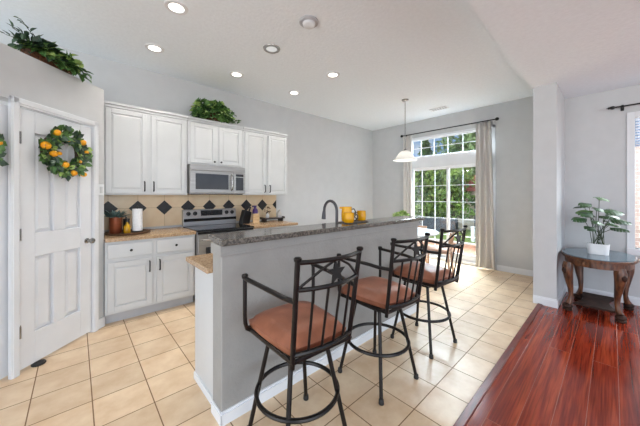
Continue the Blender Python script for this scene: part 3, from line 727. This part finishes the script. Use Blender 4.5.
vs = [(x*k, y*k, 0) for x, y in P]+[(x, y, .125) for x, y in P]+[(x*.93, y*.93, .125) for x, y in P]+[(x*.9, y*.9, .10) for x, y in P]
fs = [tuple(reversed(range(n)))]
for r_ in range(3):
    for i in range(n): fs.append((r_*n+i, r_*n+(i+1) % n, (r_+1)*n+(i+1) % n, (r_+1)*n+i))
obj('pot', MB().add(vs, fs), 'ceramic', t, smooth=True)
obj('soil', MB().prism([(x*.9, y*.9) for x, y in P], .085, .105), 'soil', t)
rnd = random.Random(3)
def split_leaf(m, c, d, up, L, W):
    """broad leaf with slits along the edge"""
    c = Vector(c); d = Vector(d).normalized(); up = Vector(up); up = (up-d*up.dot(d)).normalized(); w_ = d.cross(up)
    N = 6
    for s in (1, -1):
        for i in range(N):
            t0 = i/N; t1 = (i+.80)/N
            def edge(tt): return W*.5*math.sin(PI*min(1, .12+tt*.88))**.7
            a = c+d*L*t0-up*L*.22*t0*t0; b_ = c+d*L*t1-up*L*.22*t1*t1; b2 = c+d*L*(i+1)/N-up*L*.22*((i+1)/N)**2
            e0 = a+w_*s*edge(t0)+d*L*.10-up*W*.16; e1 = b_+w_*s*edge(t1)*.96+d*L*.10-up*W*.16
            m.add([a, b2, e1, e0], [(0, 1, 2, 3)] if s > 0 else [(3, 2, 1, 0)])
right = Vector((.738, -.674, 0)); toward = Vector((-.674, -.738, 0))
# tip offsets given in picture-plane style: sideways, towards camera, height
tips = [(.02, .0, .60, .19), (-.19, .02, .53, .15), (-.10, -.05, .45, .16), (-.19, .03, .43, .17), (.12, .04, .46, .20), (.22, .0, .40, .18), (-.25, .0, .37, .16), (-.14, .10, .35, .16),
        (.16, .09, .36, .18), (.24, -.04, .33, .17), (-.16, .05, .28, .15), (.10, .12, .28, .16), (.05, -.12, .40, .17), (-.05, -.14, .50, .16), (-.02, .14, .33, .15), (.02, .05, .40, .16), (-.05, .02, .48, .15)]
stems = MB()
for i, (sx_, ty_, hz, L) in enumerate(tips):
    tip = right*sx_*.72+toward*ty_+Vector((0, 0, hz*1.1+.02)); L *= .82; base = Vector((.03*math.cos(i*2.4), .05*math.sin(i*2.4), .1))
    mid = base*.5+tip*.5+Vector((-tip.x*.12, -tip.y*.12, .04)); stems.tube([base, mid, tip], .0035, 6)
    m = MB(); out = Vector((tip.x, tip.y, 0))
    if out.length < .05: out = right
    d = out.normalized()*1+Vector((0, 0, .08 if i else .02)); split_leaf(m, tip-d.normalized()*L*.35, d, Vector((0, 0, 1))+toward*(.55 if i else .35), L*1.1, L*.95)
    lf = obj('leaf', m, 'leaf' if i in (0, 2) else 'monstera', t); sm = lf.modifiers.new('solid', 'SOLIDIFY'); sm.thickness = .0015
obj('stem', stems, 'stem', t, smooth=True)

# ------------------------------------------------------------------ greenery on the kitchen furniture
def rvec(rn): 
    while True:
        v = Vector((rn.uniform(-1, 1), rn.uniform(-1, 1), rn.uniform(-1, 1)))
        if .1 < v.length < 1: return v.normalized()
def foliage(rn, n, ext, L, W, center=(0, 0, 0), lo=-.3, m=None):
    m = m or MB(); c = Vector(center)
    for i in range(n):
        v = rvec(rn); v.z = v.z if v.z > lo else -v.z*.5
        rr = rn.uniform(.55, 1.0)
        p = c+Vector((v.x*ext[0], v.y*ext[1], v.z*ext[2]))*rr
        d = (v+rvec(rn)*.7+Vector((0, 0, -.15))).normalized(); k_ = rn.uniform(.7, 1.2)
        m.leaf(p, d, v+Vector((0, 0, .6)), L*k_, W*k_, rn.uniform(.05, .4))
    return m
rn = random.Random(11)
t = thing('ivy_plant', 'bushy ivy plant on top of the cabinet above the microwave', 'plant', (1.50, 4.0, 2.431))
obj('pot', MB().lathe([(.09, 0), (.12, .12), (.125, .13), (.11, .13), (.10, .1)], 20), 'basket', t, smooth=True)
m = foliage(rn, 300, (.30, .12, .165), .085, .075, (0, -.02, .135), -.45)
for i in range(50):
    x = rn.uniform(-.30, .34); m.leaf((x, -.13+rn.uniform(-.02, .02), rn.uniform(.005, .08)), (rn.uniform(-.5, .5), -.6, rn.uniform(-.1, .5)), (0, -.3, 1), .08, .07, .2)
fo = obj('foliage', m, 'leaf', t); fo['kind'] = 'stuff'
m = foliage(rn, 90, (.29, .12, .16), .08, .07, (0, -.025, .14), -.3); fo = obj('foliage', m, 'leaf_light', t); fo['kind'] = 'stuff'; fo['label'] = 'paler ivy leaves'
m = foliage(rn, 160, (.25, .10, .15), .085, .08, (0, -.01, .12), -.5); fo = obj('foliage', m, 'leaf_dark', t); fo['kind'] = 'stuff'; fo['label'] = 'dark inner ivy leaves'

# trough plant on pantry top; local x along wall
s0 = .275
t = thing('trough_plant', 'leafy green arrangement in a brown trough above the pantry', 'plant', (PO[0]+.7071*s0-.7071*.06, PO[1]+.7071*s0+.7071*.06, 2.461), PR); t.scale = (.74, .8, .8)
obj('trough', MB().prism([(-.22, 0), (.22, 0), (.25, .085), (-.25, .085)], -.05, .05, Matrix.Rotation(PI/2, 4, 'X')), 'basket', t, bevel=.008)
m = foliage(rn, 150, (.30, .10, .10), .10, .075, (.02, -.01, .10), -.2)
for i in range(45):
    x = rn.uniform(-.12, .36); m.leaf((x, -.095+rn.uniform(-.02, .0), rn.uniform(.02, .10)), (rn.uniform(-.6, .6), -.5, rn.uniform(-.7, .2)), (0, -.4, 1), .10, .07, .2)
fo = obj('foliage', m, 'leaf', t); fo['kind'] = 'stuff'
m = foliage(rn, 50, (.28, .1, .1), .10, .07, (.08, -.03, .10), -.1); fo = obj('foliage', m, 'leaf_light', t); fo['kind'] = 'stuff'; fo['label'] = 'variegated pale leaves'
m = foliage(rn, 90, (.22, .09, .12), .10, .08, (-.05, -.01, .11), -.2)
sprig = MB()
for (x1, y1, z1) in ((-.40, -.05, .20), (-.30, -.03, .33), (-.46, -.06, .10), (-.38, -.05, .05), (.36, -.05, .12)):
    p0 = Vector((-.1 if x1 < 0 else .1, -.02, .08)); p1 = Vector((x1, y1, z1)); mid = (p0+p1)/2+Vector((0, 0, .05)); sprig.tube([p0, mid, p1], .003, 5)
    for k in range(7):
        f = .35+.65*k/6; p = p0.lerp(mid, min(1, f*2)) if f < .5 else mid.lerp(p1, f*2-1)
        m.leaf(p, (p1-p0).normalized()+rvec(rn)*.9, (0, -.5, 1), .075, .045, .2)
fo = obj('foliage', m, 'leaf_dark', t); fo['kind'] = 'stuff'; fo['label'] = 'dark leaves and sprigs'
obj('sprig', sprig, 'stem', t)

def wreath(label, s, y, z, seed):
    rn = random.Random(seed)
    t = thing('wreath', label, 'wreath', (PO[0]+.7071*s+.7071*y, PO[1]+.7071*s-.7071*y, z), PR)
    obj('ring', MB().tube([(.155*math.cos(a*PI/18), 0, .155*math.sin(a*PI/18)) for a in range(36)], .018, 8, closed=True), 'bark', t, smooth=True)
    for mt, cnt, lb in (('leaf', 130, None), ('leaf_dark', 120, 'dark green leaves'), ('leaf_light', 26, 'pale green leaves')):
        m = MB()
        for i in range(cnt):
            a = rn.uniform(0, 2*PI); rr = .155+rn.uniform(-.045, .05); p = Vector((rr*math.cos(a), -.02-rn.uniform(0, .035), rr*math.sin(a)))
            o_ = Vector((math.cos(a), 0, math.sin(a)))*(1 if rr > .15 else -.6); tn = Vector((-math.sin(a), 0, math.cos(a)))
            d = o_*rn.uniform(.1, .8)+tn*rn.uniform(-1, 1)+Vector((0, -rn.uniform(.1, .7), 0))
            m.leaf(p, d, (rn.uniform(-.4, .4), -1, rn.uniform(-.4, .4)), .075*rn.uniform(.7, 1.15), .05, .15)
        fo = obj('leaves', m, mt, t); fo['kind'] = 'stuff'
        if lb: fo['label'] = lb
    for (x, zz, r_) in ((-.185, .03, .036), (-.12, -.03, .030), (-.095, .16, .030), (0, .12, .026), (.15, .12, .030), (-.02, -.115, .030), (.06, -.185, .028), (.16, -.19, .026), (.19, .03, .020), (.12, -.07, .018), (-.07, -.02, .018)):
        obj('orange_fruit', MB().ball((x, -.062, zz), r_, sc=(1, 1, .92)), 'orange', t, smooth=True)
    t.scale = (.95, .95, .95)
    return t
wreath('green wreath with oranges on the pantry door', .305, .018, 1.735, 5)
wreath('second green wreath with oranges, cut by the left picture edge', -.335, -.006, 1.70, 9)

# ------------------------------------------------------------------ items on the left worktop
WZ = .913
tag(obj('tray', MB().lathe([(.001, 0), (.19, 0), (.215, .006), (.225, .024), (.218, .026), (.20, .012), (.001, .010)], 36, cap=False), 'traywood', smooth=True, loc=(.455, 3.86, WZ)),
    'round brown wooden tray on the worktop beside the pantry', 'tray')
t = thing('potted_succulent', 'grey green succulent in a copper coloured pot on the tray', 'plant', (.335, 3.85, WZ+.0115))
obj('pot', MB().lathe([(.05, 0), (.06, .02), (.064, .19), (.057, .192), (.054, .17), (.001, .17)], 22), 'copper', t, smooth=True)
m = MB()
for i in range(70):
    a = rn.uniform(0, 2*PI); e_ = rn.uniform(.2, 1.2); m.leaf((.03*math.cos(a), .03*math.sin(a), .18), (math.cos(a)*math.cos(e_), math.sin(a)*math.cos(e_), math.sin(e_)), (0, 0, 1), rn.uniform(.08, .13), .035, .2)
fo = obj('foliage', m, 'teal', t); fo['kind'] = 'stuff'
t = thing('oil_bottle', 'small yellow oil bottle on the tray beside the copper pot', 'bottle', (.435, 3.78, WZ+.0115))
obj('bottle', MB().lathe([(.03, 0), (.034, .006), (.034, .08), (.02, .10), (.012, .11), (.012, .13)], 18), 'oil', t, smooth=True)
obj('cap', MB().lathe([(.016, .13), (.018, .135), (.016, .16), (.006, .165)], 14), 'blackmetal', t, smooth=True)
t = thing('black_canister', 'small black canister behind the yellow oil bottle', 'canister', (.445, 3.93, WZ+.0115))
obj('body', MB().lathe([(.03, 0), (.034, .01), (.034, .13), (.03, .14)], 18), 'blackmetal', t, smooth=True)
obj('lid', MB().lathe([(.035, .14), (.035, .155), (.01, .165), (.01, .18)], 18), 'graymetal', t, smooth=True)
t = thing('paper_towel', 'white paper towel roll on a black holder standing on the tray', 'paper towel', (.545, 3.86, WZ+.0115))
obj('holder', MB().lathe([(.06, 0), (.062, .006), (.05, .012), (.006, .014), (.006, .30), (.012, .305), (.001, .315)], 20), 'blackmetal', t, smooth=True)
obj('roll', MB().lathe([(.02, .015), (.052, .015), (.052, .275), (.02, .275)], 24).box(-.053, -.051, -.05, 0, .015, .275), 'paper', t, smooth=True)
# right worktop
t = thing('knife_block', 'black knife block with handles right of the range', 'knife block', (1.985, 3.98, WZ))
Mt = Matrix.Rotation(R(-14), 4, 'X')
obj('block', MB().prism([(-.07, 0), (.07, 0), (.11, .18), (-.01, .22)], -.055, .055, Matrix.Rotation(PI/2, 4, 'X') @ Matrix.Rotation(0, 4, 'Z')), 'blackmetal', t, bevel=.006)
for i in range(5):
    x = -.005+.023*i; obj('knife_handle', MB().tube([(x, -.03+.02*(i % 3), .205-.006*i), (x+.025, -.035+.02*(i % 3), .28-.005*i)], .009, 8, flat=.7), 'blackmetal', t, smooth=True)
t = thing('spray_bottle', 'purple bottle standing beside the black knife block', 'bottle', (2.14, 3.90, WZ))
obj('bottle', MB().lathe([(.04, 0), (.043, .01), (.04, .12), (.048, .17), (.04, .22), (.018, .245)], 18), 'purple', t, smooth=True)
obj('cap', MB().lathe([(.02, .245), (.02, .275), (.012, .285)], 14).box(-.05, .02, -.012, .012, .262, .285), 'purple', t, smooth=True)
tag(obj('cutting_board', MB().prism(rrect(.055, .08, .015), -.009, .009, Matrix.Translation((2.10, 3.80, WZ+.081)) @ Matrix.Rotation(R(90), 4, 'X')), 'board'), 'small pale wooden board standing in front of the purple bottle', 'cutting board')
t = thing('serving_stand', 'dark wooden serving tray on the worktop right of the range', 'tray', (2.50, 3.96, WZ))
obj('board', MB().box(-.20, .21, -.08, .08, .045, .065).box(-.20, -.19, -.08, .08, .065, .08).box(.20, .21, -.08, .08, .065, .08), 'darktray', t, bevel=.003)
for x in (-.17, .16): obj('foot', MB().box(x, x+.02, -.07, .07, 0, .045), 'darktray', t)
t = thing('bud_vase', 'white bud vase with dried flowers on the dark serving tray', 'vase', (2.40, 3.95, WZ+.066))
obj('vase', MB().lathe([(.02, 0), (.03, .02), (.028, .05), (.012, .075), (.015, .085)], 16), 'ceramic', t, smooth=True)
m = MB(); q = MB()
for i in range(26):
    v = rvec(rn); p = Vector((v.x*.03, v.y*.03, .135+v.z*.035)); m.leaf(p, v, (0, 0, 1), .035, .025, .1)
q.tube([(0, 0, .07), (.005, 0, .14)], .003, 6); fo = obj('dried_flowers', m, 'basket', t); fo['kind'] = 'stuff'; obj('stem', q, 'stem', t)
t = thing('house_ornament', 'small grey house shaped ornament on the dark serving tray', 'ornament', (2.63, 3.95, WZ+.066))
obj('house', MB().prism([(-.04, 0), (.04, 0), (.04, .07), (0, .12), (-.04, .07)], -.03, .03, Matrix.Rotation(PI/2, 4, 'X')), 'kerb', t, bevel=.004)
obj('chimney', MB().box(.012, .028, -.008, .008, .085, .135), 'kerb', t)
obj('door', MB().box(-.012, .012, -.034, -.030, 0, .04), 'toe', t)

# ------------------------------------------------------------------ island top items
t = thing('faucet', 'dark grey gooseneck faucet at the island sink', 'faucet', (1.90, 1.835, .9055))
pts = [(0, 0, .0), (0, 0, .30)]+[(0, .09-.09*math.cos(a*PI/10), .30+.10*math.sin(a*PI/10)) for a in range(1, 11)]+[(0, .184, .26)]
obj('base', MB().lathe([(.028, 0), (.028, .01), (.02, .02), (.018, .06)], 18), 'graymetal', t, smooth=True)
obj('spout', MB().tube(pts, .0145, 12), 'graymetal', t, smooth=True)
obj('spray_head', MB().tube([(0, .182, .295), (0, .186, .25), (0, .189, .21)], [.016, .021, .023], 12), 'graymetal', t, smooth=True)
obj('lever', MB().tube([(.015, 0, .05), (.05, 0, .06), (.09, 0, .085)], [.008, .007, .005], 8), 'graymetal', t, smooth=True)
BZ = 1.1035
tag(obj('tray', MB().prism(rrect(.15, .07, .03), 0, .004, Matrix.Rotation(R(0), 4, 'Z')).prism(rrect(.16, .08, .035), .004, .008), 'darktray', loc=(1.965, 1.68, BZ)),
    'flat dark tray under the yellow mugs on the bar', 'tray')
def mug(name, label, loc, r, h, ang, spout=False):
    t = thing(name, label, 'pitcher' if spout else 'mug', loc, ang, None if spout else 'yellow mugs on the bar')
    obj('body', MB().lathe([(r*.82, 0), (r*.98, h*.1), (r*1.04, h*.45), (r*.96, h*.9), (r, h), (r*.92, h), (r*.9, h*.85), (r*.9, h*.1), (.001, h*.08)], 24), 'mug', t, smooth=True)
    obj('handle', MB().tube([(r*.9+.0, 0, h*.82), (r+.02, 0, h*.86), (r+.036, 0, h*.65), (r+.034, 0, h*.4), (r+.012, 0, h*.22), (r*.93, 0, h*.2)], .006, 8), 'mughandle', t, smooth=True)
    if spout: obj('spout', MB().prism([(-.012, 0), (.012, 0), (0, .022)], h*.85, h*1.0, Matrix.Translation((-r*.95, 0, 0)) @ Matrix.Rotation(R(90), 4, 'Z')), 'mug', t)
    return t
mug('pitcher', 'tall yellow pitcher behind the yellow mugs on the bar', (1.92, 1.722, BZ+.0085), .050, .140, R(-40), True)
mug('mug', 'yellow mug with dark handle in front of the pitcher', (1.848, 1.632, BZ+.0085), .048, .09, R(-40))
mug('mug', 'yellow mug right of the pitcher, nearest the patio door', (2.115, 1.70, BZ+.0085), .045, .095, R(150))

# ------------------------------------------------------------------ dining nook
DT = (4.24, 2.50)
t = thing('dining_table', 'round white dining table under the pendant lamp', 'table', (*DT, 0))
obj('tabletop', MB().lathe([(.001, .715), (.58, .715), (.60, .722), (.60, .74), (.59, .748), (.001, .748)], 48), 'tabletop', t, smooth=True)
obj('pedestal', MB().lathe([(.06, .05), (.05, .2), (.045, .45), (.07, .68), (.16, .715)], 20), 'lightwood', t, smooth=True)
for k in range(4):
    a = k*PI/2+.4; obj('foot', MB().tube([(0, 0, .12), (.2*math.cos(a), .2*math.sin(a), .08), (.36*math.cos(a), .36*math.sin(a), .02)], [.04, .032, .02], 10), 'lightwood', t, smooth=True)
def dchair(label, loc, rz):
    t = thing('dining_chair', label, 'chair', loc, rz, 'chairs around the dining table')
    obj('seat', MB().prism(rrect(.21, .21, .05), .43, .45), 'lightwood', t, bevel=.004)
    obj('cushion', MB().prism(rrect(.195, .195, .06), .451, .49), 'cushion', t, bevel=.015)
    for x, y in ((-.18, .18), (.18, .18)): obj('leg', MB().tube([(x, y, .43), (x*1.05, y*1.05, 0)], [.02, .015], 8), 'lightwood', t, smooth=True)
    for x in (-.18, .18): obj('leg', MB().tube([(x, -.18, .43), (x*1.05, -.22, 0)], [.02, .015], 8), 'lightwood', t, smooth=True)
    bk = MB()
    for x in (-.18, .18): bk.tube([(x, -.18, .43), (x, -.225, .76)], [.018, .014], 8)
    bk.box(-.19, .19, -.238, -.212, .70, .765); bk.box(-.18, .18, -.218, -.196, .55, .585)
    for x in (-.09, 0, .09): bk.box(x-.012, x+.012, -.224, -.202, .58, .71)
    obj('backrest', bk, 'lightwood', t)
    return t
ch = dchair('light wooden dining chair, seen between the middle and farthest stools', (4.48, 1.98, 0), R(14))
dup(ch, (4.80, 2.62, 0), R(90), 'light wooden dining chair between the round table and the patio door')
t = thing('table_plant', 'small yellow green plant on the dining table beyond the bar', 'plant', (4.22, 2.50, .7485))
obj('pot', MB().lathe([(.07, 0), (.09, .1), (.1, .16), (.09, .16), (.085, .12), (.001, .12)], 20), 'ceramic', t, smooth=True)
fo = obj('foliage', foliage(rn, 190, (.14, .14, .09), .07, .045, (0, 0, .23), -.5), 'leaf_light', t); fo['kind'] = 'stuff'

# ------------------------------------------------------------------ outdoors
struct('ground', MB().box(8.6, 40, -20, 40, -.22, -.14), 'lawn', 'green lawn beyond the patio', cat='lawn')
struct('patio', MB().box(XW+.12, 8.5, -6, 14, -.25, -.08), 'deck', 'terracotta paved patio outside the door', cat='patio')
struct('trim_5', MB().box(8.5, 8.75, -6, 14, -.25, -.06), 'kerb', 'pale concrete kerb between patio and lawn', cat='kerb')
fw = MB(); fw.box(11.0, 11.2, 4.15, 24, -.16, .40)
for i in range(13): fw.box(10.96, 11.24, 4.15+1.5*i, 4.30+1.5*i, -.16, .46)
tag(obj('garden_wall', fw, 'fence'), 'low dark blue grey garden wall under the trees', 'garden wall')
def tree(name, label, x, y, h, r, lm, n, seed, L=.30, cone=False, z0=.4):
    rn = random.Random(seed); t = thing(name, label, 'tree', (x, y, -.15), 0, 'trees and shrubs beyond the patio')
    tr = MB(); tr.tube([(0, 0, 0), (.05, 0, h*.4), (0, .05, h*.8)], [.12, .09, .03], 8)
    for i in range(7):
        a = i*2.4; z = h*(.25+.07*i); tr.tube([(0, 0, z), (r*.3*math.cos(a), r*.3*math.sin(a), z+.3), (r*.6*math.cos(a), r*.6*math.sin(a), z+.7)], [.05, .035, .012], 6)
    obj('trunk', tr, 'bark', t, smooth=True)
    m = MB(); lumps = [(rvec(rn), rn.uniform(.35, .6)) for _ in range(14)]
    for i in range(n):
        if cone:
            f = rn.random()**1.4; z = z0+(h-z0)*f; rad = r*(1-f)**.8*(.7+.3*math.sin(f*40)); a = rn.uniform(0, 2*PI); q = rad*rn.uniform(.6, 1)
            p = Vector((q*math.cos(a), q*math.sin(a), z)); v = Vector((math.cos(a), math.sin(a), .2))
        else:
            lv, lr = rn.choice(lumps); v = rvec(rn); cz = (h+z0)/2; hz = (h-z0)/2
            p = Vector((lv.x*r*.62, lv.y*r*.62, cz+lv.z*hz*.62))+Vector((v.x*r*lr, v.y*r*lr, v.z*hz*lr))*rn.uniform(.75, 1)
        k_ = rn.uniform(.6, 1.2); d = v*.6+rvec(rn)+Vector((0, 0, -.4)); m.leaf(p, d, v+Vector((0, 0, .5)), L*k_, L*.42*k_, .25)
    fo = obj('crown', m, lm, t); fo['kind'] = 'stuff'
    return t
tree('conifer_tree', 'pointed conifer standing at the left of the transom view', 16.5, 8.05, 5.0, 1.05, 'conifer', 2600, 1, .34, True, .3)
tree('shade_tree', 'tall pale leafy tree filling the right of the transom view', 15.6, 5.55, 6.0, 1.30, 'tree_leaf2', 4200, 2, .30, False, 1.6)
tree('garden_tree', 'mid green tree seen through the left door panel', 14.0, 8.0, 3.3, 1.15, 'tree_leaf', 2600, 3, .28, False, .2)
tree('garden_tree', 'drooping bright green tree in the middle of the door view', 13.6, 6.2, 3.2, 1.1, 'tree_leaf', 2800, 4, .30, False, .2)
tree('garden_tree', 'bright green tree just right of the door centre', 12.6, 4.9, 3.2, 1.15, 'tree_leaf', 2400, 5, .26, False, .3)
tree('garden_shrub', 'dark shrub at the left edge of the door view', 13.0, 7.5, 2.1, .9, 'conifer', 1600, 6, .22, False, .1)
tree('shade_tree', 'pale tree far behind the left door panel', 19.0, 11.6, 4.2, 2.0, 'tree_leaf2', 2400, 8, .34, False, .3)
tree('garden_shrub', 'low shrub beside the white garden post', 12.2, 5.9, 1.5, .55, 'tree_leaf', 1000, 12, .2, False, .1)
tree('shade_tree', 'pale tree behind the red roofed shed', 19.5, 5.8, 4.4, 1.7, 'tree_leaf2', 2400, 13, .34, False, .3)
t = thing('garden_shed', 'small shed with reddish roof at the right of the door view', 'shed', (13.6, 3.75, -.15))
obj('wall', MB().box(-.8, .8, -1.0, 1.0, 0, 1.75), 'stucco', t)
obj('roof', MB().prism([(-1.2, 1.7), (1.2, 1.7), (0, 2.45)], -1.15, 1.15, Matrix.Rotation(PI/2, 4, 'X')), 'roof', t)
obj('door', MB().box(-.82, -.8, -.4, .3, 0, 1.5), 'fence', t)
t = thing('garden_post', 'white post standing on the lawn edge', 'post', (9.6, 3.08, -.15))
obj('post', MB().box(-.05, .05, -.05, .05, 0, .46), 'trim', t, bevel=.006); obj('cap', MB().box(-.065, .065, -.065, .065, .46, .49), 'trim', t, bevel=.006)
tag(obj('neighbour_wall', MB().box(7.5, 7.7, -6, .25, -.15, 2.25), 'brick'), 'pinkish brick wall seen through the living room window', 'brick wall')
